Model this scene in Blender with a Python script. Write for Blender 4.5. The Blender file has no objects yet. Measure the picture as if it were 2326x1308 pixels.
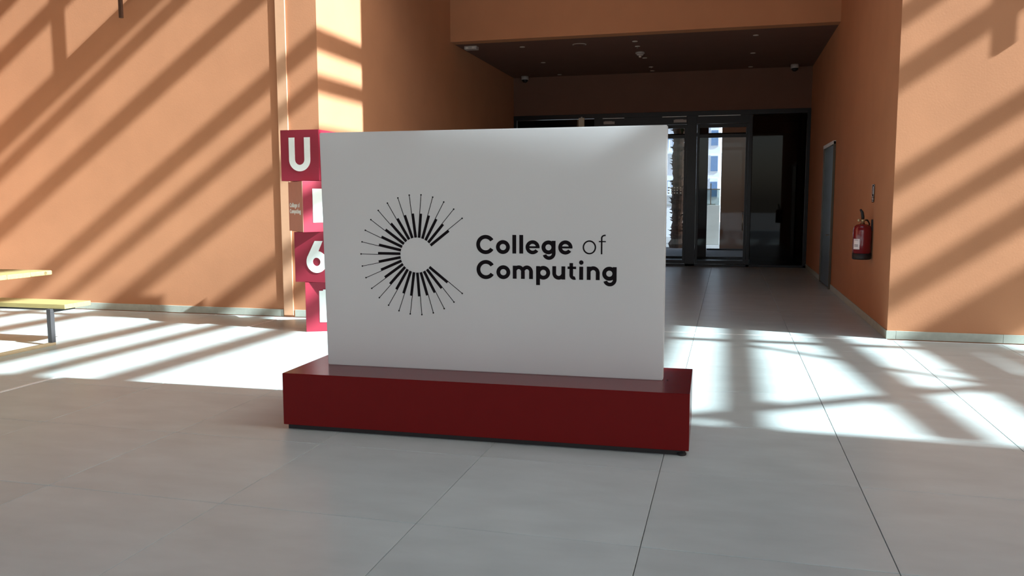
import bpy, bmesh, math, random
from mathutils import Vector, Matrix
random.seed(7)
sc = bpy.context.scene
C = sc.collection

# ------------------------------------------------------------------ camera
F_PX, PITCH, ROLL, YAW, CAM_H = 1868.5, 0.10535, -0.00163, -0.25642, 1.7256
cam_d = bpy.data.cameras.new('camera')
cam_d.sensor_fit = 'HORIZONTAL'; cam_d.sensor_width = 36.0
cam_d.lens = 36.0 * F_PX / 2326.0
cam_d.clip_start = 0.05; cam_d.clip_end = 600
cam = bpy.data.objects.new('camera', cam_d); C.objects.link(cam)
sy_, cy_, sp_, cp_ = math.sin(YAW), math.cos(YAW), math.sin(PITCH), math.cos(PITCH)
fwd = Vector((sy_*cp_, cy_*cp_, -sp_)); rt = Vector((cy_, -sy_, 0)); up = Vector((sy_*sp_, cy_*sp_, cp_))
cr, sr = math.cos(ROLL), math.sin(ROLL)
R_ = rt*cr + up*sr; U_ = up*cr - rt*sr
M = Matrix((( R_.x, U_.x, -fwd.x, 0), (R_.y, U_.y, -fwd.y, 0), (R_.z, U_.z, -fwd.z, CAM_H), (0, 0, 0, 1)))
cam.matrix_world = M
sc.camera = cam

# ------------------------------------------------------------------ world, sun, exposure
SUN_DIR = Vector((-1.0, 0.193, -0.70)).normalized()      # direction the light travels
w = bpy.data.worlds.new('sky'); sc.world = w; w.use_nodes = True
nt = w.node_tree; nt.nodes.clear()
sky = nt.nodes.new('ShaderNodeTexSky'); sky.sky_type = 'NISHITA'; sky.sun_disc = False
sky.sun_elevation = math.asin(-SUN_DIR.z)
sky.sun_rotation = math.atan2(-SUN_DIR.x, -SUN_DIR.y)
sky.air_density = 1.0; sky.dust_density = 2.5; sky.ozone_density = 1.0
hs = nt.nodes.new('ShaderNodeHueSaturation'); hs.inputs['Saturation'].default_value = 0.75
bg = nt.nodes.new('ShaderNodeBackground'); bg.inputs['Strength'].default_value = 0.56
out = nt.nodes.new('ShaderNodeOutputWorld')
nt.links.new(sky.outputs[0], hs.inputs['Color']); nt.links.new(hs.outputs[0], bg.inputs['Color']); nt.links.new(bg.outputs[0], out.inputs[0])
sun_d = bpy.data.lights.new('sun', 'SUN'); sun_d.energy = 19.0; sun_d.angle = math.radians(0.53); sun_d.color = (.84, 1.0, 1.10)
sun = bpy.data.objects.new('sun', sun_d); C.objects.link(sun)
sun.rotation_euler = SUN_DIR.to_track_quat('-Z', 'Y').to_euler()
sc.view_settings.view_transform = 'Standard'; sc.view_settings.look = 'None'
sc.view_settings.gamma = 1.0; sc.view_settings.exposure = 0.0; sc.view_settings.use_curve_mapping = False
try:
    sc.cycles.max_bounces = 10; sc.cycles.diffuse_bounces = 6; sc.cycles.transparent_max_bounces = 16
    sc.cycles.sample_clamp_indirect = 6.0
except Exception: pass

# ------------------------------------------------------------------ materials
def new_mat(name):
    m = bpy.data.materials.new(name); m.use_nodes = True
    n = m.node_tree; return m, n, n.nodes['Principled BSDF']
def mat(name, col, rough=.6, metal=0., noise=0., nscale=8., bump=0., bscale=60., spec=.5, coat=0., rnd=0., stretch=(1,1,1)):
    m, n, b = new_mat(name)
    b.inputs['Roughness'].default_value = rough; b.inputs['Metallic'].default_value = metal
    b.inputs['Specular IOR Level'].default_value = spec
    if coat: b.inputs['Coat Weight'].default_value = coat; b.inputs['Coat Roughness'].default_value = .08
    tc = n.nodes.new('ShaderNodeTexCoord')
    mp = n.nodes.new('ShaderNodeMapping'); mp.inputs['Scale'].default_value = stretch
    n.links.new(tc.outputs['Object'], mp.inputs['Vector'])
    last = None
    rgb = n.nodes.new('ShaderNodeRGB'); rgb.outputs[0].default_value = (*col, 1); last = rgb.outputs[0]
    nz = n.nodes.new('ShaderNodeTexNoise'); nz.inputs['Scale'].default_value = nscale; nz.inputs['Detail'].default_value = 5
    n.links.new(mp.outputs[0], nz.inputs['Vector'])
    mr = n.nodes.new('ShaderNodeMapRange'); mr.inputs['To Min'].default_value = 1-noise; mr.inputs['To Max'].default_value = 1+noise
    mr.inputs['From Min'].default_value = .3; mr.inputs['From Max'].default_value = .7
    n.links.new(nz.outputs['Fac'], mr.inputs['Value'])
    val = mr.outputs[0]
    if rnd:
        oi = n.nodes.new('ShaderNodeObjectInfo')
        m2 = n.nodes.new('ShaderNodeMapRange'); m2.inputs['To Min'].default_value = 1-rnd; m2.inputs['To Max'].default_value = 1+rnd
        n.links.new(oi.outputs['Random'], m2.inputs['Value'])
        mm = n.nodes.new('ShaderNodeMath'); mm.operation = 'MULTIPLY'
        n.links.new(val, mm.inputs[0]); n.links.new(m2.outputs[0], mm.inputs[1]); val = mm.outputs[0]
        # shift the pattern per object
        va = n.nodes.new('ShaderNodeVectorMath'); va.operation = 'SCALE'; va.inputs[0].default_value = (37, 91, 13)
        n.links.new(oi.outputs['Random'], va.inputs['Scale']); n.links.new(va.outputs[0], mp.inputs['Location'])
    vm = n.nodes.new('ShaderNodeVectorMath'); vm.operation = 'SCALE'
    n.links.new(last, vm.inputs[0]); n.links.new(val, vm.inputs['Scale'])
    n.links.new(vm.outputs[0], b.inputs['Base Color'])
    if bump:
        bz = n.nodes.new('ShaderNodeTexNoise'); bz.inputs['Scale'].default_value = bscale; bz.inputs['Detail'].default_value = 4
        n.links.new(mp.outputs[0], bz.inputs['Vector'])
        bp = n.nodes.new('ShaderNodeBump'); bp.inputs['Strength'].default_value = bump; bp.inputs['Distance'].default_value = .003
        n.links.new(bz.outputs['Fac'], bp.inputs['Height']); n.links.new(bp.outputs[0], b.inputs['Normal'])
    return m
M_ = {}
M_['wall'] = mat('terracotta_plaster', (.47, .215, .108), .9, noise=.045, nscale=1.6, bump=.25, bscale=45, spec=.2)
M_['ceil'] = mat('brown_ceiling_paint_and_wall_shade', (.15, .07, .045), .9, noise=.04, nscale=2)
M_['roof'] = mat('roof_soffit', (.22, .22, .21), .9, noise=.05, nscale=1)
M_['tile'] = mat('grey_porcelain_tile', (.425, .485, .462), .32, noise=.075, nscale=2.2, rnd=.035, bump=.04, bscale=30, spec=.45, stretch=(1, 2.2, 1))
M_['joint'] = mat('tile_grout', (.22, .21, .19), .9, noise=.1)
M_['strip'] = mat('brushed_aluminium_strip', (.78, .80, .78), .45, metal=.0, noise=.05)
M_['base'] = mat('grey_green_stone_skirting', (.40, .43, .36), .55, noise=.08, nscale=12)
M_['cover'] = mat('painted_joint_cover', (.62, .35, .20), .6, noise=.03)
M_['red'] = mat('deep_red_lacquer', (.098, .002, .0025), .24, noise=.03, spec=.38)
M_['red'].node_tree.nodes['Principled BSDF'].inputs['Specular Tint'].default_value = (1, .35, .30, 1)
M_['cube'] = mat('crimson_cube_lacquer', (.27, .018, .036), .5, noise=.03, spec=.35)
M_['cubebrown'] = mat('brown_cube_face', (.42, .17, .12), .5, noise=.04)
M_['black'] = mat('black_vinyl_lettering', (.004, .002, .003), .8, noise=.02, spec=.15)
M_['toe'] = mat('black_recess', (.004, .002, .002), .8, noise=.05)
M_['white'] = mat('white_lettering', (.80, .84, .78), .45, noise=.02)
M_['frame'] = mat('black_anodised_frame', (.010, .009, .011), .35, metal=.3, noise=.1, spec=.35)
M_['grey'] = mat('grey_device_plastic', (.38, .33, .30), .5, noise=.04)
M_['beige'] = mat('beige_plastic', (.62, .52, .38), .5, noise=.04)
M_['steel'] = mat('brushed_steel', (.42, .38, .30), .32, metal=.85, noise=.12, nscale=3, stretch=(6, 6, .6))
M_['dark_steel'] = mat('dark_brushed_steel', (.085, .07, .05), .35, metal=.7, noise=.15, nscale=3, stretch=(6, 6, .6))
M_['wood'] = mat('pale_yellow_timber', (.36, .28, .11), .5, noise=.14, nscale=5, stretch=(.8, 7, 7), bump=.1, bscale=30)
M_['woodend'] = mat('pale_end_grain', (.45, .36, .17), .6, noise=.12, nscale=20)
M_['knot'] = mat('dark_knot', (.16, .11, .04), .6, noise=.3, nscale=30)
M_['leg'] = mat('dark_grey_powder_coat', (.045, .042, .042), .5, noise=.05)
M_['beam'] = mat('tan_powder_coat', (.30, .215, .12), .5, noise=.08)
M_['rod'] = mat('dark_brown_bronze', (.07, .032, .018), .5, noise=.1)
M_['extred'] = mat('extinguisher_red', (.17, .004, .009), .25, noise=.03, coat=.5)
M_['rubber'] = mat('black_rubber', (.012, .008, .008), .6, noise=.1)
M_['brass'] = mat('dull_brass', (.55, .40, .22), .4, metal=.8, noise=.1)
M_['label'] = mat('white_paper_label', (.78, .70, .70), .6, noise=.03)
M_['ink'] = mat('grey_ink', (.22, .20, .22), .7, noise=.1)
M_['lens'] = mat('downlight_lens', (.62, .55, .48), .4, noise=.04)
M_['palm'] = mat('palm_bark', (.12, .07, .045), .95, noise=.5, nscale=9, bump=.6, bscale=20)
M_['bldg'] = mat('white_render', (.82, .84, .86), .85, noise=.03)
M_['bwin'] = mat('blue_grey_window', (.16, .26, .42), .15, noise=.1)
M_['pave'] = mat('sandy_paving', (.26, .25, .23), .9, noise=.12, nscale=1.5)
M_['concrete'] = mat('pale_grey_concrete', (.42, .42, .38), .8, noise=.08, nscale=2)
def acrylic():
    m, n, b = new_mat('frosted_white_acrylic')
    b.inputs['Base Color'].default_value = (.55, .55, .55, 1); b.inputs['Roughness'].default_value = .28
    b.inputs['Specular IOR Level'].default_value = .5
    nz = n.nodes.new('ShaderNodeTexNoise'); nz.inputs['Scale'].default_value = 1.3
    cr_ = n.nodes.new('ShaderNodeValToRGB')
    cr_.color_ramp.elements[0].color = (.61, .59, .585, 1); cr_.color_ramp.elements[1].color = (.66, .64, .635, 1)
    tc = n.nodes.new('ShaderNodeTexCoord'); n.links.new(tc.outputs['Object'], nz.inputs['Vector'])
    n.links.new(nz.outputs['Fac'], cr_.inputs[0]); n.links.new(cr_.outputs[0], b.inputs['Base Color'])
    tr = n.nodes.new('ShaderNodeBsdfTranslucent'); tr.inputs['Color'].default_value = (.70, .72, .70, 1)
    mx = n.nodes.new('ShaderNodeMixShader'); mx.inputs[0].default_value = .40
    n.links.new(b.outputs[0], mx.inputs[1]); n.links.new(tr.outputs[0], mx.inputs[2])
    n.links.new(mx.outputs[0], n.nodes['Material Output'].inputs[0]); return m
M_['panel'] = acrylic()
def glass(name, tint, refl=.06):
    m, n, b = new_mat(name); n.nodes.remove(b)
    t = n.nodes.new('ShaderNodeBsdfTransparent'); t.inputs[0].default_value = (*tint, 1)
    g = n.nodes.new('ShaderNodeBsdfGlossy'); g.inputs['Roughness'].default_value = .02; g.inputs['Color'].default_value = (.3, .3, .3, 1)
    fr = n.nodes.new('ShaderNodeFresnel'); fr.inputs['IOR'].default_value = 1.45
    mx = n.nodes.new('ShaderNodeMixShader')
    n.links.new(fr.outputs[0], mx.inputs[0]); n.links.new(t.outputs[0], mx.inputs[1]); n.links.new(g.outputs[0], mx.inputs[2])
    n.links.new(mx.outputs[0], n.nodes['Material Output'].inputs[0]); return m
M_['glass'] = glass('clear_door_glass', (.80, .82, .84))
M_['dglass'] = glass('tinted_side_glass', (.22, .21, .21))
M_['rail'] = glass('pale_green_glass', (.62, .66, .63))
M_['plate'] = glass('clear_acrylic_plate', (.86, .82, .78))

# ------------------------------------------------------------------ helpers
def link(name, bm, m, parent=None, smooth=False):
    me = bpy.data.meshes.new(name); bmesh.ops.recalc_face_normals(bm, faces=bm.faces); bm.to_mesh(me); bm.free()
    if smooth:
        for p in me.polygons: p.use_smooth = True
    me.materials.append(M_[m]); o = bpy.data.objects.new(name, me); C.objects.link(o)
    if parent: o.parent = parent
    return o
def add_box(bm, a, b, bev=0.):
    x0, y0, z0 = a; x1, y1, z1 = b
    r = bmesh.ops.create_cube(bm, size=1)
    for v in r['verts']:
        v.co = Vector(((x0+x1)/2 + v.co.x*(x1-x0), (y0+y1)/2 + v.co.y*(y1-y0), (z0+z1)/2 + v.co.z*(z1-z0)))
    if bev:
        es = list({e for v in r['verts'] for e in v.link_edges})
        bmesh.ops.bevel(bm, geom=es, offset=bev, segments=2, profile=.5, affect='EDGES')
    return bm
def box(name, a, b, m, parent=None, bev=0.):
    return link(name, add_box(bmesh.new(), a, b, bev), m, parent)
def boxes(name, L, m, parent=None, bev=0.):
    bm = bmesh.new()
    for a, b in L: add_box(bm, a, b, bev)
    return link(name, bm, m, parent)
def add_lathe(bm, prof, n=24, c=(0, 0, 0), axis='z'):
    rings = []
    for r, z in prof:
        ring = []
        for k in range(n):
            a = 2*math.pi*k/n; x, y = r*math.cos(a), r*math.sin(a)
            p = (x, y, z) if axis == 'z' else ((x, z, y) if axis == 'y' else (z, x, y))
            ring.append(bm.verts.new((c[0]+p[0], c[1]+p[1], c[2]+p[2])))
        rings.append(ring)
    for i in range(len(rings)-1):
        for k in range(n):
            bm.faces.new((rings[i][k], rings[i][(k+1) % n], rings[i+1][(k+1) % n], rings[i+1][k]))
    bm.faces.new(rings[0]); bm.faces.new(rings[-1]); return bm
def lathe(name, prof, m, parent=None, n=24, c=(0, 0, 0), axis='z', smooth=True):
    return link(name, add_lathe(bmesh.new(), prof, n, c, axis), m, parent, smooth)
def add_tube(bm, pts, r, n=8):
    pts = [Vector(p) for p in pts]; rings = []
    for i, p in enumerate(pts):
        d = (pts[min(i+1, len(pts)-1)] - pts[max(i-1, 0)]).normalized()
        a = d.orthogonal().normalized() if i == 0 else (a_prev - d*a_prev.dot(d)).normalized()
        a_prev = a; b = d.cross(a)
        rr = r[i] if isinstance(r, (list, tuple)) else r
        rings.append([bm.verts.new(p + a*rr*math.cos(2*math.pi*k/n) + b*rr*math.sin(2*math.pi*k/n)) for k in range(n)])
    for i in range(len(rings)-1):
        for k in range(n): bm.faces.new((rings[i][k], rings[i][(k+1) % n], rings[i+1][(k+1) % n], rings[i+1][k]))
    bm.faces.new(rings[0]); bm.faces.new(rings[-1]); return bm
def thing(name, label, cat, loc=(0, 0, 0), rz=0., group=None):
    o = bpy.data.objects.new(name, None); C.objects.link(o); o.location = loc; o.rotation_euler = (0, 0, rz)
    o.empty_display_size = .2; o['label'] = label; o['category'] = cat
    if group: o['group'] = group
    return o
def struct(o, label=None):
    o['kind'] = 'structure'
    if label: o['label'] = label
    return o
def sempty(name, label=None, loc=(0, 0, 0)):
    o = bpy.data.objects.new(name, None); C.objects.link(o); o.location = loc; o.empty_display_size = .2; return struct(o, label)
def dup(src, loc, label=None):
    r = src.copy(); C.objects.link(r); r.location = loc
    if label: r['label'] = label
    for ch in list(src.children):
        c = ch.copy(); C.objects.link(c); c.parent = r
        for g in ch.children:
            d = g.copy(); C.objects.link(d); d.parent = c
    return r

# ------------------------------------------------------------------ the room shell
WY, XL, XR = 11.05, -5.80, 1.96          # wall plane, corridor left and right faces
ZR, ZC, HY, DY = 12.0, 5.08, 17.0, 22.4  # roof, corridor ceiling, header face, door line
floor = struct(box('floor', (-14, -6, -.20), (22, 25.4, -.012), 'joint'), 'floor of large square grey porcelain tiles')
# tiles: a bevelled slab each, joints 4 mm
GX, GY, TS, J = 2.014, 4.0, 1.2, .0022
def tile_mesh(sx, sy):
    bm = add_box(bmesh.new(), (-sx/2+J, -sy/2+J, -.012), (sx/2-J, sy/2-J, 0))
    top = [e for e in bm.edges if all(v.co.z > -.001 for v in e.verts)]
    bmesh.ops.bevel(bm, geom=top, offset=.0015, segments=1, affect='EDGES')
    me = bpy.data.meshes.new('tile'); bmesh.ops.recalc_face_normals(bm, faces=bm.faces); bm.to_mesh(me); bm.free()
    me.materials.append(M_['tile']); return me
cache = {}
def tile(x0, x1, y0, y1, seen):
    sx, sy = round(x1-x0, 4), round(y1-y0, 4)
    if (sx, sy) not in cache: cache[(sx, sy)] = tile_mesh(sx, sy)
    o = bpy.data.objects.new('floor_tile', cache[(sx, sy)]); C.objects.link(o)
    o.location = ((x0+x1)/2, (y0+y1)/2, random.uniform(-.0006, .0004)); o.parent = floor
rest = bmesh.new()
SEAM = -6.386
xs = [GX+TS*k for k in range(-13, 17)]
ys = [GY+TS*k for k in range(-8, 6)] + [10.925]
def col_split(x0, x1):
    if abs(x0-SEAM) < .01: return x0+.022, x1
    if abs(x1-SEAM) < .01: return x0, x1-.022
    return x0, x1
for i in range(len(xs)-1):
    for j in range(len(ys)-1):
        x0, x1 = col_split(xs[i], xs[i+1]); y0, y1 = ys[j], ys[j+1]
        xm, ym = (x0+x1)/2, (y0+y1)/2
        # frustum test on the ground, generous
        fx = xm*cy_ - ym*sy_; fy = xm*sy_ + ym*cy_
        if y1 > 2.9 and fy > 2.4 and abs(fx) < .62*fy*1.03 + 1.3: tile(x0, x1, y0, y1, True)
        else: add_box(rest, (x0+J, y0+J, -.012), (x1-J, y1-J, 0))
cx = [XL] + [x for x in xs if XL+.05 < x < XR-.05] + [XR]
cyr = [10.955+TS*k for k in range(0, 10)] + [DY+.05]
for i in range(len(cx)-1):
    for j in range(len(cyr)-1): tile(cx[i], cx[i+1], cyr[j], cyr[j+1], True)
for i in range(len(cx)-1): add_box(rest, (cx[i]+J, DY+.05, -.012), (cx[i+1]-J, 25.4, 0))
o = link('floor_tile_field', rest, 'tile', floor); o['kind'] = 'stuff'
st = box('threshold_strip', (-13.8, 10.927, -.011), (14, 10.952, .002), 'strip', floor)
st2 = box('joint_strip', (SEAM-.019, -6, -.011), (SEAM+.019, 10.92, .003), 'strip', floor)

# walls
wbl = struct(box('wall_back', (-14.2, WY, -.1), (XL, WY+.3, ZR), 'wall'), 'terracotta plaster wall left of the dark passage')
wbr = struct(box('wall_back_right', (XR, WY, -.1), (22.0, WY+.3, ZR), 'wall'), 'terracotta plaster wall right of the dark passage')
wpl = struct(box('wall_passage_left', (XL-.3, WY+.3, -.1), (XL, 25.4, ZR), 'wall'), 'left side wall of the dark passage')
wpr = struct(box('wall_passage_right', (XR, WY+.3, -.1), (XR+.3, 30.2, ZR), 'wall'), 'right side wall of the dark passage with extinguisher')
wl = struct(box('wall_left', (-14.3, -6, -.1), (-14.0, WY, ZR), 'wall'))
hd = struct(box('wall_header', (XL, HY, ZC), (XR, HY+.3, ZR), 'wall'), 'terracotta header wall above the passage opening')
cm = struct(box('unseen_light_blocker', (XL, 12.75, 6.7), (XR, HY, 6.9), 'wall'))  # unseen slab added to keep high light off the header and passage
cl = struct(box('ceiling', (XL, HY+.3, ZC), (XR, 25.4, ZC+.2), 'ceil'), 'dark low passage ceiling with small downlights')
wd = struct(box('wall_above_door', (XL, DY-.05, 4.05), (XR, DY+.2, ZC), 'ceil'), 'terracotta wall band above the glazed doors, shade painted into its colour')  # terracotta wall in the ceiling brown: deep passage shade put into the colour
# main roof: solid over the near hall and over the passage, open beams in between
bm = bmesh.new(); oc = [(-14.3, -6), (22.3, -6), (22.3, 2.90), (12.0, 3.20), (-14.3, 3.20)]
lo = [bm.verts.new((x, y, ZR)) for x, y in oc]; hi = [bm.verts.new((x, y, ZR+.3)) for x, y in oc]
bm.faces.new(lo); bm.faces.new(hi)
for k in range(5): bm.faces.new((lo[k], lo[(k+1) % 5], hi[(k+1) % 5], hi[k]))
rf = struct(link('ceiling_near', bm, 'roof'))
rf3 = struct(box('ceiling_left', (-14.3, 3.2, ZR), (-2.3, 11.3, ZR+.3), 'roof'))
wf = struct(box('wall_front', (-14.3, -6.3, 5.5), (22.3, -6.0, ZR+.3), 'wall'))
wr = struct(box('wall_right', (22.0, -6, -.1), (22.3, WY+.3, ZR), 'wall'))
rf2 = struct(box('ceiling_far', (-14.3, 11.3, ZR), (22.3, HY+.3, ZR+.3), 'roof'))
lattice = sempty('ceiling_lattice', 'open roof of parallel beams letting the sun in')
def roof_beam(x0a, ya, x0b, yb, wd_=.12, hg=.20, dz=0.):
    # positions given where the beam's shadow falls on the floor; lifted back along the sun to the roof
    lam = ZR/.70
    A = Vector((x0a+lam, ya-.193*lam, ZR+.1+dz)); B = Vector((x0b+lam, yb-.193*lam, ZR+.1+dz))
    d = (B-A).normalized(); s = Vector((0, 0, 1)).cross(d)*wd_*1.3/2; u = Vector((0, 0, hg/2))
    bm = bmesh.new()
    va = [bm.verts.new(A+s*i+u*j) for i, j in ((-1, -1), (1, -1), (1, 1), (-1, 1))]
    vb = [bm.verts.new(B+s*i+u*j) for i, j in ((-1, -1), (1, -1), (1, 1), (-1, 1))]
    for k in range(4): bm.faces.new((va[k], va[(k+1) % 4], vb[(k+1) % 4], vb[k]))
    bm.faces.new(va); bm.faces.new(vb); link('roof_beam', bm, 'beam', lattice)
Y0_, Y1_ = 6.40, 14.6
for x0, wdt in ((-19.2, .12), (-18.07, .10), (-16.97, .16), (-15.3, .32), (-13.3, .18), (-11.45, .16), (-10.55, .10), (-9.42, .16),
                (-7.57, .16), (-6.65, .10), (-5.6, .16), (-3.5, .12), (-2.45, .16), (-.66, .14), (.30, .12)):
    roof_beam(x0, Y0_, x0, Y1_, wdt)
roof_beam(-14.0, Y0_, -14.9, Y1_, .10)
for xa, xb, wdt in ((1.82, 1.05, .18), (2.72, 2.2, .05), (3.05, 2.5, .05), (3.6, 2.8, .16), (4.5, 4.3, .14)):
    roof_beam(xa, Y0_, xb, Y1_, wdt)
roof_beam(-19.4, 10.42, 4.8, 10.42, .14, .12, -.02)
roof_beam(-.3, 6.5, 3.4, 9.0, .12, .12, -.02)
roof_beam(.2, 10.3, 2.6, 8.4, .06, .08, -.02)
roof_beam(2.2, 9.1, 4.2, 8.8, .05, .08, -.02)

# skirting in separate stone lengths
def skirting(name, p0, p1, axis, fixed, seg, label):
    root = sempty(name, label); p = p0
    while p < p1-.01:
        q = min(p+seg, p1)
        if axis == 'x': a, b = (p+.0015, fixed-.014, 0), (q-.0015, fixed-.0005, .105)
        else:
            f0, f1 = fixed; a, b = (f0, p+.0015, 0), (f1, q-.0015, .105)
        box('skirting_tile', a, b, 'base', root, .002); p = q
skirting('baseboard_back', -12.4, -6.46, 'x', WY, 1.2, 'grey-green stone skirting along the left terracotta wall')
skirting('baseboard_corner', -6.27, XL, 'x', WY, 1.2, 'short stone skirting behind the red letter tower')
skirting('baseboard_right', XR-.012, XR+.10, 'x', WY, 1.2, 'corner piece of the stone skirting')
skirting('baseboard_back_right', XR+.10, 7.0, 'x', WY, 1.2, 'grey-green stone skirting along the right terracotta wall')
skirting('baseboard_passage_right', WY, 17.0, 'y', (XR-.012, XR-.0005), 1.2, 'stone skirting along the right passage wall')
skirting('baseboard_passage_end', 18.8, DY-.1, 'y', (XR-.012, XR-.0005), 1.2, 'stone skirting beyond the steel service door')
skirting('baseboard_passage_left', WY, DY-.1, 'y', (XL+.0005, XL+.012), 1.2, 'stone skirting along the left passage wall')
tr = struct(box('trim_1', (-6.445, WY-.026, .02), (-6.29, WY-.0005, ZR-.05), 'cover', None, .002), 'tall flat cover strip over the wall expansion joint')

# ------------------------------------------------------------------ entrance screen and doors
def rail(name, L, parent, m='frame'): return boxes(name, L, m, parent)
fr = sempty('window_1', 'black framed glazed entrance screen at the end of the passage')
yA, yB = DY-.06, DY+.06
for (a, b) in ((-5.80, -5.72), (-3.56, -3.44), (-1.10, -.85), (.46, .55), (1.88, 1.96)):
    box('mullion', (a, yA, 0), (b, yB, 4.05), 'frame', fr, .004)
box('head_rail', (XL, yA-.01, 3.93), (XR, yB, 4.05), 'frame', fr, .004)
box('sill_rail', (XL, yA, 0), (XR, yB, .055), 'frame', fr, .004)
box('transom', (-5.72, yA+.01, 3.40), (-3.56, yB-.01, 3.48), 'frame', fr, .003)
box('pane', (-5.70, DY-.008, .06), (-3.57, DY+.008, 3.92), 'dglass', fr)
box('pane', (.56, DY-.008, .06), (1.87, DY+.008, 3.92), 'dglass', fr)
box('fascia', (-3.44, yA+.015, 3.72), (-1.10, yB-.02, 3.93), 'frame', fr)
box('fascia', (-.85, yA+.015, 3.72), (.46, yB-.02, 3.93), 'frame', fr)
for (a, b) in ((-3.33, -2.75), (-1.75, -1.12), (-.82, .24)):
    box('track', (a, yA-.02, 3.912), (b, yA-.0, 3.928), 'strip', fr)
def leaf(name, x0, x1, label, hinge_left=True):
    r = sempty(name, label)
    y0, y1 = DY-.03, DY+.03
    box('stile', (x0+.004, y0, .06), (x0+.07, y1, 3.71), 'frame', r, .003)
    box('stile', (x1-.07, y0, .06), (x1-.004, y1, 3.71), 'frame', r, .003)
    box('top_rail', (x0+.07, y0, 3.62), (x1-.07, y1, 3.71), 'frame', r, .003)
    box('middle_rail', (x0+.07, y0, 3.36), (x1-.07, y1, 3.45), 'frame', r, .003)
    box('bottom_rail', (x0+.07, y0, .06), (x1-.07, y1, .15), 'frame', r, .003)
    box('pane', (x0+.065, DY-.006, .14), (x1-.065, DY+.006, 3.37), 'glass', r)
    box('upper_pane', (x0+.065, DY-.006, 3.44), (x1-.065, DY+.006, 3.63), 'glass', r)
    hx = x1-.10 if hinge_left else x0+.10
    h = link('handle', add_tube(bmesh.new(), [(hx, y0-.05, .95), (hx, y0-.05, 1.45)], .012), 'steel', r, True)
    return r
leaf('door_1', -3.44, -2.27, 'black framed glass door behind the white sign')
d2 = leaf('door_2', -2.27, -1.10, 'black framed glass door showing a palm trunk outside', False)
leaf('door_3', -.85, .46, 'black framed glass door right of the thick mullion')
mk = []
for r_, zz in enumerate((1.93, 2.00, 2.07)):
    for xx in (-1.62, -1.555, -1.47, -1.40, -1.33, -1.24): mk.append(((xx-.02, DY-.010, zz-.018), (xx+.02, DY-.0065, zz+.018)))
boxes('glass_marking', mk, 'white', d2)
for nm, x0, x1, lab in (('door_closer', -3.30, -3.0, 'grey door closer box above the glass doors, left one'), ('door_closer', -1.45, -1.12, 'grey door closer box above the door with the palm view')):
    t = thing(nm, lab, 'door closer', ((x0+x1)/2, yA, 3.80), 0, None)
    hw = (x1-x0)/2
    box('casing', (-hw, -.05, -.035), (hw, .014, .035), 'grey', t, .004)
    box('arm', (-hw*.8, -.035, .036), (hw*.5, -.015, .046), 'grey', t)
t = thing('sign_box', 'small pale beige box fixed to the head of the entrance screen', 'sign box', (-3.90, yA, 3.70), 0)
box('casing', (-.075, -.05, 0), (.075, -.001, .25), 'beige', t, .004); box('bracket', (-.02, -.03, .25), (.02, -.005, .28), 'grey', t)

# second screen of the lobby behind
f2 = sempty('window_2', 'inner glazed lobby screen behind the entrance doors'); Y2 = 25.2
for (a, b) in ((-5.8, -5.7), (-3.5, -3.4), (-2.1, -1.98), (-.93, -.62), (.46, .60), (1.86, 1.96)):
    box('mullion', (a, Y2-.05, 0), (b, Y2+.05, 4.1), 'frame', f2)
box('head_rail', (XL, Y2-.05, 3.95), (XR, Y2+.05, 4.15), 'frame', f2)
box('transom', (XL, Y2-.04, 3.62), (XR, Y2+.04, 3.70), 'frame', f2)
box('sill_rail', (XL, Y2-.05, 0), (XR, Y2+.05, .07), 'frame', f2)
box('inner_rail', (-.6, Y2-.03, .26), (.46, Y2+.03, .31), 'frame', f2)
for a, b in ((-5.7, -3.5), (-3.4, -2.1), (-1.98, -.93), (-.62, .46)): box('pane', (a, Y2-.006, .07), (b, Y2+.006, 3.95), 'glass', f2)
box('pane', (.60, Y2-.006, .07), (1.86, Y2+.006, 3.95), 'dglass', f2)
struct(box('wall_above_lobby', (XL, Y2-.1, 4.15), (XR, Y2+.1, ZC), 'wall'))

# ------------------------------------------------------------------ outdoors beyond the doors
g = struct(box('ground', (-120, -90, -.5), (120, 160, -.215), 'pave'), 'sandy paved ground outside')
g2 = struct(box('paving', (-20, 25.4, -.21), (XR, 70, -.005), 'pave'), 'sunlit paving beyond the glass doors')
struct(box('wall_wing', (-.28, 30.0, -.01), (XR, 30.2, 5.3), 'wall'), 'terracotta wing wall seen through the glass doors')
struct(box('canopy', (-9, 25.4, 5.3), (XR, 29.0, 5.5), 'roof'))
# white building
b = thing('apartment_building', 'white multi-storey building outside beyond the palm trunk', 'building', (-6, 60, 0))
box('wall', (-10, 0, 0), (5.35, 12, 22), 'bldg', b)
for k in range(5):
    z = 1.2+k*1.78+.35
    for x in (4.66, 2.2, -.3, -2.8):
        wdo = box('window', (x, -.06, z+.4), (x+.58, .02, z+1.75 if k != 1 else z+1.6), 'bldg', b)
        box('pane', (x+.05, -.075, z+.45), (x+.53, -.06, z+1.5), 'bwin', wdo)
for k in range(4):
    bl = box('balcony', (-3.6, -.9, 2.1+k*2.9), (3.9, 0, 2.25+k*2.9), 'bldg', b)
    boxes('railing', [((-3.6+q*.3, -.88, 2.25+k*2.9), (-3.57+q*.3, -.85, 3.1+k*2.9)) for q in range(26)] + [((-3.6, -.89, 3.08+k*2.9), (3.9, -.84, 3.13+k*2.9))], 'bwin', bl)
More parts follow.
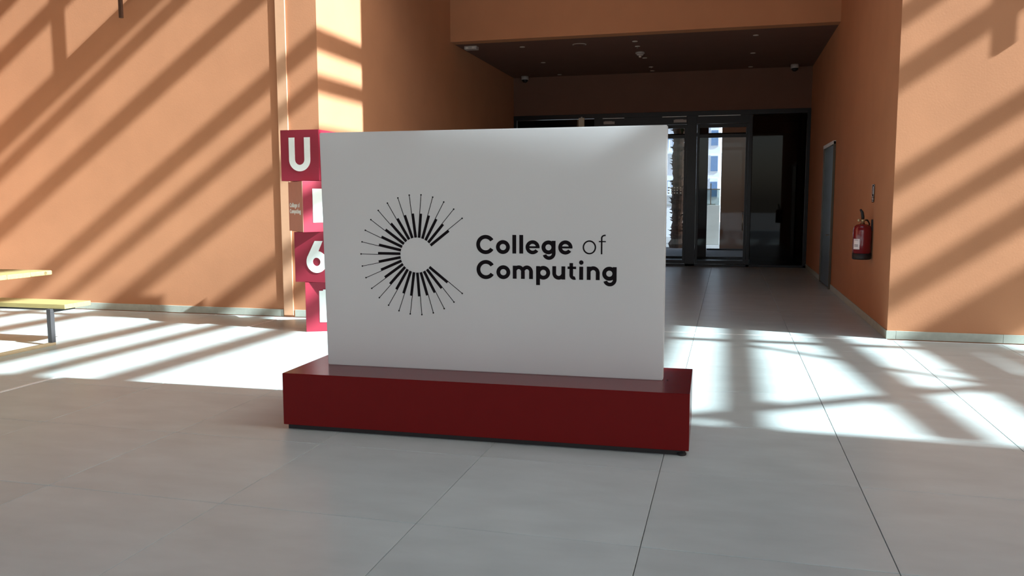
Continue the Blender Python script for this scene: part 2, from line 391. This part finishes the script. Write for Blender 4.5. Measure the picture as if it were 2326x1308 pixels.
# low concrete wall with a glass guard
pw = thing('parapet', 'pale grey low wall with glass guard outside the doors', 'parapet', (-.55, 33.5, 0))
box('wall', (-.95, -.1, -.005), (.22, .1, 1.55), 'concrete', pw, .01)
box('glass_guard', (-1.6, -.02, 1.55), (.22, .0, 2.15), 'rail', pw); box('top_rail', (-1.6, -.03, 2.15), (.22, .02, 2.19), 'steel', pw)
box('post', (-.16, -.03, 1.55), (-.12, .02, 2.4), 'steel', pw)
fn = thing('garden_wall', 'long low white wall behind the palm trunk', 'wall', (-6, 40, 0))
box('wall', (-6, 0, -.005), (5.4, .2, 1.5), 'bldg', fn, .01); box('coping', (-6, -.03, 1.5), (5.4, .23, 1.58), 'concrete', fn)
# palm
p = thing('palm_tree', 'shaggy brown palm trunk seen through the glass door', 'palm tree', (-1.81, 31.0, -.005))
bm = bmesh.new(); prof = []
for k in range(40):
    prof.append((.20+.035*(k % 2)+.02*math.sin(k*.7) + (.08 if k < 2 else 0), k*.16))
add_lathe(bm, prof, 14); link('trunk', bm, 'palm', p)
bm = bmesh.new()
for k in range(230):
    a = random.uniform(0, 6.283); z = random.uniform(.2, 6.1); r0 = .2; L = random.uniform(.07, .16)
    d = Vector((math.cos(a), math.sin(a), 0)); s = Vector((-d.y, d.x, 0))*.035; o_ = d*r0+Vector((0, 0, z))
    vs = [bm.verts.new(o_+s), bm.verts.new(o_-s), bm.verts.new(o_+Vector((0, 0, .06))), bm.verts.new(o_+d*L+Vector((0, 0, random.uniform(.03, .12))))]
    bm.faces.new((vs[0], vs[1], vs[2])); bm.faces.new((vs[0], vs[1], vs[3])); bm.faces.new((vs[1], vs[2], vs[3])); bm.faces.new((vs[2], vs[0], vs[3]))
o = link('leaf_base', bm, 'palm', p); o['kind'] = 'stuff'
bm = bmesh.new()
for k in range(22):
    a = k*6.283/22+random.uniform(-.1, .1); e = random.uniform(-.1, .9); d = Vector((math.cos(a), math.sin(a), 0)); s = Vector((-d.y, d.x, 0))
    pr = None
    for q in range(8):
        t_ = q/7; c_ = d*(2.8*t_) + Vector((0, 0, 6.3+2.2*e*t_-2.2*t_*t_)); wq = .28*math.sin(math.pi*min(1, t_*.9+.1))+.02
        cur = (bm.verts.new(c_-s*wq-Vector((0, 0, .12*wq/.3))), bm.verts.new(c_), bm.verts.new(c_+s*wq-Vector((0, 0, .12*wq/.3))))
        if pr: bm.faces.new((pr[0], pr[1], cur[1], cur[0])); bm.faces.new((pr[1], pr[2], cur[2], cur[1]))
        pr = cur
M_['frond'] = mat('palm_green', (.07, .12, .04), .7, noise=.2)
link('frond_crown', bm, 'frond', p)

# ------------------------------------------------------------------ lettering (own strokes, extruded)
def st_arc(bm, cx_, cz_, rx, rz, wd_, a0, a1, t, n=None):
    t += .0005; n = n or max(4, int(abs(a1-a0)/9)); pr = None
    for i in range(n+1):
        a = math.radians(a0+(a1-a0)*i/n); c_, s_ = math.cos(a), math.sin(a)
        P = [(cx_+rx*c_, cz_+rz*s_), (cx_+(rx-wd_)*c_, cz_+(rz-wd_)*s_)]
        cur = [bm.verts.new((P[0][0], -t, P[0][1])), bm.verts.new((P[1][0], -t, P[1][1])), bm.verts.new((P[1][0], 0, P[1][1])), bm.verts.new((P[0][0], 0, P[0][1]))]
        if pr:
            for k in range(4): bm.faces.new((pr[k], pr[(k+1) % 4], cur[(k+1) % 4], cur[k]))
        else: bm.faces.new(cur)
        pr = cur
    bm.faces.new(pr)
def st_poly(bm, pts, t):
    f = [bm.verts.new((x, -t, z)) for x, z in pts]; b_ = [bm.verts.new((x, 0, z)) for x, z in pts]
    bm.faces.new(f); bm.faces.new(b_); n = len(pts)
    for k in range(n): bm.faces.new((f[k], f[(k+1) % n], b_[(k+1) % n], b_[k]))
def st_rect(bm, x0, x1, z0, z1, t): st_poly(bm, [(x0, z0), (x1, z0), (x1, z1), (x0, z1)], t)
BW = .029
def gl(kind, x, t):
    """one glyph; x = left side; units metres, baseline z = 0"""
    bm = bmesh.new(); w_ = BW
    if kind == 'C': st_arc(bm, x+.0725, .066, .0725, .0722, w_, 33, 327, t)
    elif kind == 'o': st_arc(bm, x+.0532, .0478, .0532, .052, w_, 0, 360, t, 40)
    elif kind == 'l': st_rect(bm, x, x+w_, 0, .1385, t)
    elif kind == 'e':
        st_arc(bm, x+.0528, .0478, .0528, .052, w_-.002, -3, 325, t, 40); st_rect(bm, x+.015, x+.1052, .041, .0555, t)
    elif kind == 'g':
        st_arc(bm, x+.0515, .0478, .0515, .051, w_, 0, 360, t, 40); st_rect(bm, x+.0765, x+.1048, .002, .0965, t)
        st_arc(bm, x+.0560, .004, .0488, .0485, w_-.002, -162, 3, t)
    elif kind == 'm':
        for q in (0, .0626, .1246): st_rect(bm, x+q, x+q+w_, 0, .0975 if q == 0 else .052, t)
        st_arc(bm, x+.0458, .0515, .0458, .049, w_-.001, 0, 150, t); st_arc(bm, x+.1081, .0515, .0455, .049, w_-.001, 0, 150, t)
    elif kind == 'p':
        st_rect(bm, x, x+w_, -.0445, .0965, t); st_arc(bm, x+.0540, .0478, .0515, .051, w_, 0, 360, t, 40)
    elif kind == 'u':
        st_rect(bm, x, x+w_-.001, .045, .0975, t); st_rect(bm, x+.068, x+.0965, 0, .0975, t); st_arc(bm, x+.0475, .0455, .0475, .0475, w_-.001, 180, 345, t)
    elif kind == 't':
        st_rect(bm, x+.0140, x+.0405, .032, .122, t); st_rect(bm, x, x+.063, .078, .0965, t)
        st_arc(bm, x+.0490, .034, .0350, .0352, .0255, 180, 292, t)
    elif kind == 'i':
        st_rect(bm, x, x+w_, 0, .0965, t); st_poly(bm, [(x+.0145+.0165*math.cos(a*math.pi/9), .1265+.0165*math.sin(a*math.pi/9)) for a in range(18)], t)
    elif kind == 'n':
        st_rect(bm, x, x+w_-.001, 0, .0975, t); st_rect(bm, x+.066, x+.0945, 0, .052, t); st_arc(bm, x+.0470, .0515, .0475, .049, w_-.001, 0, 150, t)
    elif kind == 'O': st_arc(bm, x+.0492, .0500, .0492, .0510, .0105, 0, 360, t, 40)
    elif kind == 'f':
        st_rect(bm, x+.0155, x+.0262, 0, .118, t); st_rect(bm, x, x+.051, .088, .0965, t); st_arc(bm, x+.0435, .1165, .0282, .0260, .0105, 75, 180, t)
    return bm
LINE1 = [('C', 1.2465), ('o', 1.3999), ('l', 1.5255), ('l', 1.5785), ('e', 1.6263), ('g', 1.7467), ('e', 1.8717), ('O', 2.0521), ('f', 2.1698)]
LINE2 = [('C', 1.248), ('o', 1.4023), ('m', 1.5283), ('p', 1.7061), ('u', 1.8281), ('t', 1.9419), ('i', 2.0282), ('n', 2.084), ('g', 2.1968)]

# ------------------------------------------------------------------ the big sign
s = thing('freestanding_sign', 'large white panel sign on a low dark red plinth', 'sign', (-3.2432, 5.4918, 0), .0209)
SW, SD, SH = 3.0247, .862, .4312
box('plinth', (0, 0, .035), (SW, SD, SH), 'red', s, .004)
box('recessed_foot', (.03, .022, 0), (SW-.025, SD-.03, .035), 'toe', s)
lathe('levelling_foot', [(.030, .001), (.033, .008), (.030, .017), (.010, .021), (.010, .036)], 'toe', s, 16, (SW-.048, .03, 0))
PX, PY, PT, PW, PH = .1784, .3907, .10, 2.6448, 1.8235
bm = bmesh.new()
q4 = [(.010, 0), (PW, 0), (PW, PH), (-.016, PH)]
f_ = [bm.verts.new((x, 0, z)) for x, z in q4]; b_ = [bm.verts.new((x, PT, z)) for x, z in q4]
bm.faces.new(f_); bm.faces.new(b_)
for k in range(4): bm.faces.new((f_[k], f_[(k+1) % 4], b_[(k+1) % 4], b_[k]))
bmesh.ops.bevel(bm, geom=list(bm.edges), offset=.006, segments=3, affect='EDGES')
pn = link('panel', bm, 'panel', s); pn.location = (PX, PY, SH)
TILT = .0045
for line, z0 in ((LINE1, .9045), (LINE2, .7165)):
    for ch, x in line:
        o = link('letter', gl(ch, x, .0025), 'black', pn)
        o.location = (0, 0, z0 + (x-1.25)*TILT)
# emblem: 25 rays
ECX, ECZ = .7735, .8835
for k in range(25):
    a = 37.8+11.82*k; bm = bmesh.new()
    pts = lambda L: L
    st_rect(bm, .134, .318, -.0185, .0025, .0025)
    st_rect(bm, .318, .460, -.0020, .0025, .0025)
    st_poly(bm, [(.460+.0060*math.cos(q*math.pi/5), .0060*math.sin(q*math.pi/5)) for q in range(10)], .0025)
    bmesh.ops.rotate(bm, verts=bm.verts, cent=(0, 0, 0), matrix=Matrix.Rotation(-math.radians(a), 3, 'Y'))
    o = link('emblem_ray', bm, 'black', pn); o.location = (ECX, 0, ECZ)
# tiny cable grommet on the plinth top
lathe('grommet', [(.006, SH-.001), (.006, SH+.004), (.002, SH+.005)], 'toe', s, 12, (SW-.17, .40, 0))

# ------------------------------------------------------------------ red cube tower
tw = thing('letter_tower', 'stack of four red cubes with white letters beside the wall', 'sculpture', (-5.28, 10.15, 0))
CH = .6635
def cube(cx_, cy2, z0, rz, wx=.66, wy=.66, m='cube'):
    o = box('cube', (-wx/2, -wy/2, 0), (wx/2, wy/2, CH-.004), m, tw, .003)
    o.location = (cx_, cy2, z0); o.rotation_euler = (0, 0, rz); return o
def place_glyph(bm, par, x, y, z, rz=0.):
    o = link('letter', bm, 'white', par); o.location = (x, y, z); o.rotation_euler = (0, 0, rz); return o
GH, GWt = .436, .083
c4 = cube(.05, .06, 0, math.radians(25))
bm = bmesh.new(); st_rect(bm, -.15, -.15+.13, 0, .42, .006); st_arc(bm, -.02, GH-.135, .15, .135, GWt, -90, 90, .006); st_rect(bm, -.10, -.02, GH-GWt, GH, .0072); st_rect(bm, -.10, -.02, GH-.27, GH-.27+GWt, .0072)
place_glyph(bm, c4, 0.0, -.3305, .125)
c3 = cube(.07, -.05, CH, 0, .66, .62)
bm = bmesh.new(); st_arc(bm, 0, .145, .146, .145, .09, 0, 360, .006, 40); st_poly(bm, [(-.02, .42), (.092, .42), (.02, .27), (-.04, .235), (-.06, .19), (-.142, .15), (-.134, .205)], .0078)
place_glyph(bm, c3, -.01, -.3105, .125)
c2 = cube(-.03, -.05, 2*CH, math.radians(45))
bm = bmesh.new(); st_rect(bm, -.205, -.205+.14, 0, GH, .006); st_rect(bm, .205-.14, .205, 0, GH, .006)
st_poly(bm, [(-.19, GH), (-.10, GH), (.0, .25), (.0, .10)], .0070); st_poly(bm, [(.19, GH), (.10, GH), (.0, .25), (.0, .10)], .0078)
place_glyph(bm, c2, 0, -.3305, .125)
# brown left face of the second cube with small lettering
fp = box('face_panel', (-.336, -.327, .002), (-.3305, .327, CH-.006), 'cubebrown', c2)
bm = bmesh.new()
for line, z0 in ((LINE1, .19), (LINE2, 0)):
    for ch, x in line:
        g_ = gl(ch, x-1.2465, .003); me_ = bpy.data.meshes.new('tmp'); 
        for v in g_.verts: v.co.z += z0
        g_.to_mesh(me_); g_.free(); bm.from_mesh(me_); bpy.data.meshes.remove(me_)
bmesh.ops.scale(bm, vec=(.48, 1, .42), verts=bm.verts)
o = link('lettering', bm, 'white', c2); o.location = (-.336, .27, .24); o.rotation_euler = (0, 0, -math.pi/2)
c1 = cube(-.145, -.06, 3*CH, 0, .55, .60)
bm = bmesh.new(); r_ = .152
st_rect(bm, -r_, -r_+GWt, r_, GH, .006); st_rect(bm, r_-GWt, r_, r_, GH, .006); st_arc(bm, 0, r_, r_, r_, GWt, 180, 360, .006, 24)
place_glyph(bm, c1, .0, -.3005, .125)

# ------------------------------------------------------------------ bench and table on the left
pt = thing('picnic_table', 'pale timber table joined to a bench on metal frames at the left', 'table', (-7.87, 8.1, 0))
def L(a): return (a[0]+7.87, a[1]-8.1, a[2])
def pb(name, a, b, m, bev=.003): return box(name, L(a), L(b), m, pt, bev)
pb('bench_seat', (-10.1, 8.10, .445), (-7.665, 8.52, .50), 'wood', .004)
for fx_ in (-7.90, -9.9):
    pb('floor_bar', (fx_, 5.9, 0), (fx_+.06, 8.12, .035), 'beam')
    pb('leg', (fx_, 8.06, .035), (fx_+.06, 8.12, .40), 'leg')
    pb('leg', (fx_, 6.6, .035), (fx_+.06, 6.66, .87), 'leg')
    pb('cross_bar', (fx_, 8.06, .40), (fx_+.06, 8.45, .444), 'leg')
    pb('cross_bar', (fx_, 6.5, .825), (fx_+.06, 7.22, .874), 'leg')
pb('bench_rail', (-9.6, 8.16, .415), (-8.02, 8.22, .444), 'leg')
for y0, y1, bv in ((6.25, 6.78, .003), (6.785, 7.30, .003), (7.305, 7.62, .003), (7.625, 7.93, .012)):
    tb = pb('table_plank', (-10.2, y0, .875), (-7.65, y1, .928), 'wood', bv)
    if y1 == 7.93: lathe('knot', [(.020, 0), (.020, .002), (.016, .003)], 'knot', tb, 14, L((-7.651, 7.83, .902)), 'x', False)

# ------------------------------------------------------------------ standing-off tubes on the walls
for x, lab in ((-8.87, 'dark square tube hanging high in front of the left terracotta wall'), (4.47, 'dark square tube hanging high in front of the right terracotta wall')):
    t = thing('hanging_tube', lab, 'tube', (x, 10.78, 4.46))
    box('tube', (-.026, -.0225, 0), (.026, .0225, 4.2), 'rod', t, .003)
    for z in (.36, 2.2, 4.0): box('bracket_arm', (-.015, .0225, z-.02), (.015, .27, z+.02), 'rod', t)

# ------------------------------------------------------------------ fire extinguisher
e = thing('fire_extinguisher', 'dark red fire extinguisher hung on the passage wall', 'fire extinguisher', (1.828, 12.45, .90))
R = .122
lathe('cylinder', [(R-.01, .085), (R, .09), (R, .40), (R-.004, .435), (R-.018, .465), (R-.045, .487), (.035, .498), (.026, .505)], 'extred', e, 40)
lathe('rubber_base', [(R-.012, 0), (R+.001, .010), (R+.002, .085), (R-.02, .088)], 'rubber', e, 40)
lathe('valve', [(.024, .50), (.024, .535), (.030, .538), (.030, .56), (.012, .565)], 'brass', e, 20)
lathe('gauge', [(.020, 0), (.020, .018), (.016, .022)], 'brass', e, 16, (-.055, -.03, .548), 'y')
bm = add_tube(bmesh.new(), [(0, .01, .555), (-.005, -.02, .60), (-.02, -.045, .66), (-.045, -.06, .70)], [.020, .022, .020, .014], 10)
link('lever', bm, 'rubber', e, True)
bm = add_tube(bmesh.new(), [(.02, .02, .55), (.07, .07, .55), (.10, .09, .50), (.095, .10, .38), (.09, .10, .20), (.09, .10, .10)], .011, 8); link('hose', bm, 'rubber', e, True)
# curved paper label facing the hall
bm = bmesh.new(); pr = None
a0 = math.radians(-158); a1 = math.radians(-112)
for k in range(9):
    a = a0+(a1-a0)*k/8; cur = [bm.verts.new(((R+dr)*math.cos(a), (R+dr)*math.sin(a), z)) for dr, z in ((.0015, .145), (.0015, .29), (.0002, .29), (.0002, .145))]
    if pr:
        for q in range(4): bm.faces.new((pr[q], pr[(q+1) % 4], cur[(q+1) % 4], cur[q]))
    pr = cur
lb = link('paper_label', bm, 'label', e)
for z, h_ in ((.20, .012), (.182, .010), (.27, .006)):
    bm = bmesh.new(); pr = None
    for k in range(7):
        a = math.radians(-150)+(math.radians(28))*k/6; cur = [bm.verts.new(((R+dr)*math.cos(a), (R+dr)*math.sin(a), zz)) for dr, zz in ((.0022, z), (.0022, z+h_), (.0014, z+h_), (.0014, z))]
        if pr:
            for q in range(4): bm.faces.new((pr[q], pr[(q+1) % 4], cur[(q+1) % 4], cur[q]))
        pr = cur
    link('print_line', bm, 'ink', lb)
box('wall_bracket', (R-.01, -.02, .40), (.131, .02, .56), 'rubber', e)

sg_ = thing('notice_plate', 'small clear notice plate on the wall above the extinguisher', 'notice', (XR-.001, 12.48, 1.70))
box('plate', (-.012, -.09, 0), (-.006, .09, .25), 'plate', sg_)
for y in (-.075, .075): lathe('stand_off', [(.006, -.012), (.006, 0)], 'steel', sg_, 10, (0, y, .23), 'x')
boxes('printed_frame', [((-.0135, -.085, .085), (-.012, -.079, .245)), ((-.0135, .079, .085), (-.012, .085, .245)), ((-.0135, -.085, .24), (-.012, .085, .246)), ((-.0135, -.085, .08), (-.012, .085, .086)),
      ((-.0135, -.07, .055), (-.012, .06, .064)), ((-.0135, -.07, .035), (-.012, .04, .044)), ((-.0135, -.07, .012), (-.012, .06, .021)), ((-.0135, -.03, .11), (-.012, .0, .22))], 'label', sg_)

# steel service door on the passage wall
sd = sempty('door_4', 'narrow brushed steel service door on the right passage wall')
box('leaf', (XR-.03, 17.10, .02), (XR-.004, 18.62, 2.79), 'dark_steel', sd, .003)
box('jamb', (XR-.045, 17.0, 0), (XR-.0005, 17.10, 2.86), 'dark_steel', sd, .003); box('jamb', (XR-.045, 18.62, 0), (XR-.0005, 18.72, 2.86), 'dark_steel', sd, .003)
box('head', (XR-.05, 17.0, 2.80), (XR-.0005, 18.72, 2.87), 'strip', sd, .003)
link('handle', add_tube(bmesh.new(), [(XR-.03, 17.25, 1.05), (XR-.08, 17.25, 1.05), (XR-.08, 17.38, 1.05)], .01), 'steel', sd, True)

# ------------------------------------------------------------------ ceiling fittings
dl = thing('downlight', 'x', 'downlight', (-4.45, 17.95, ZC), 0, 'small recessed downlights in the passage ceiling')
lathe('trim_ring', [(.030, -.001), (.055, -.004), (.058, -.012), (.048, -.014), (.040, -.010)], 'lens', dl, 20)
lathe('lens', [(.040, -.012), (.038, -.010), (.005, -.0095)], 'lens', dl, 20)
rows_ = {17.9: 'front', 20.0: 'middle', 22.0: 'back'}
cols_ = {-4.45: 'left', -2.0: 'centre', .45: 'right'}
first = True
for yy, rn in rows_.items():
    for xx, cn in cols_.items():
        lab = 'small round downlight in the passage ceiling, %s row, %s one' % (rn, cn)
        if first: dl.location = (xx, yy, ZC); dl['label'] = lab; first = False
        else: dup(dl, (xx, yy, ZC), lab)
def small(name, label, cat, x, y, group=None):
    return thing(name, label, cat, (x, y, ZC), 0, group)
t = small('sprinkler', 'small sprinkler head just behind the front centre downlight', 'sprinkler', -2.01, 18.5, 'sprinklers in the passage ceiling')
lathe('plate', [(.055, -.0005), (.055, -.01), (.02, -.014)], 'lens', t, 18); lathe('head', [(.012, -.012), (.012, -.035), (.022, -.037), (.022, -.04)], 'steel', t, 12)
dup(t, (-1.98, 21.4, ZC), 'small sprinkler head just before the back centre downlight')
t = small('smoke_detector', 'white domed smoke detector in the middle of the passage ceiling', 'smoke detector', -2.03, 19.25)
lathe('base', [(.105, -.0005), (.105, -.035), (.09, -.045)], 'grey', t, 24); lathe('sensor_dome', [(.078, -.045), (.076, -.065), (.060, -.080), (.01, -.085)], 'grey', t, 24); lathe('status_cap', [(.03, -.080), (.03, -.115), (.01, -.12)], 'lens', t, 16)
t = small('ceiling_speaker', 'flat round grille in the passage ceiling near the header', 'speaker', -3.2, 17.97)
lathe('bezel', [(.15, -.0005), (.15, -.008), (.135, -.010)], 'grey', t, 32); lathe('grille', [(.132, -.008), (.130, -.011), (.02, -.012)], 'ceil', t, 32)
t = small('emergency_light', 'pale rectangular unit at the left front corner of passage ceiling', 'light', -5.52, 17.6)
box('casing', (-.14, -.09, -.07), (.14, .09, -.0005), 'grey', t, .006); [box('lamp_head', (q, -.11, -.06), (q+.06, -.09, -.02), 'lens', t) for q in (-.10, .04)]
for x, lab in ((-5.42, 'dark dome camera under the ceiling near the left passage wall'), (1.50, 'dark dome camera under the ceiling near the right passage wall')):
    t = small('dome_camera', lab, 'camera', x, 21.95 if x > 0 else 22.1, 'dome cameras at the end of the passage ceiling')
    lathe('housing', [(.10, -.0005), (.10, -.09), (.092, -.095)], 'grey', t, 24); lathe('dome', [(.075, -.095), (.07, -.13), (.045, -.16), (.01, -.17)], 'rubber', t, 24)
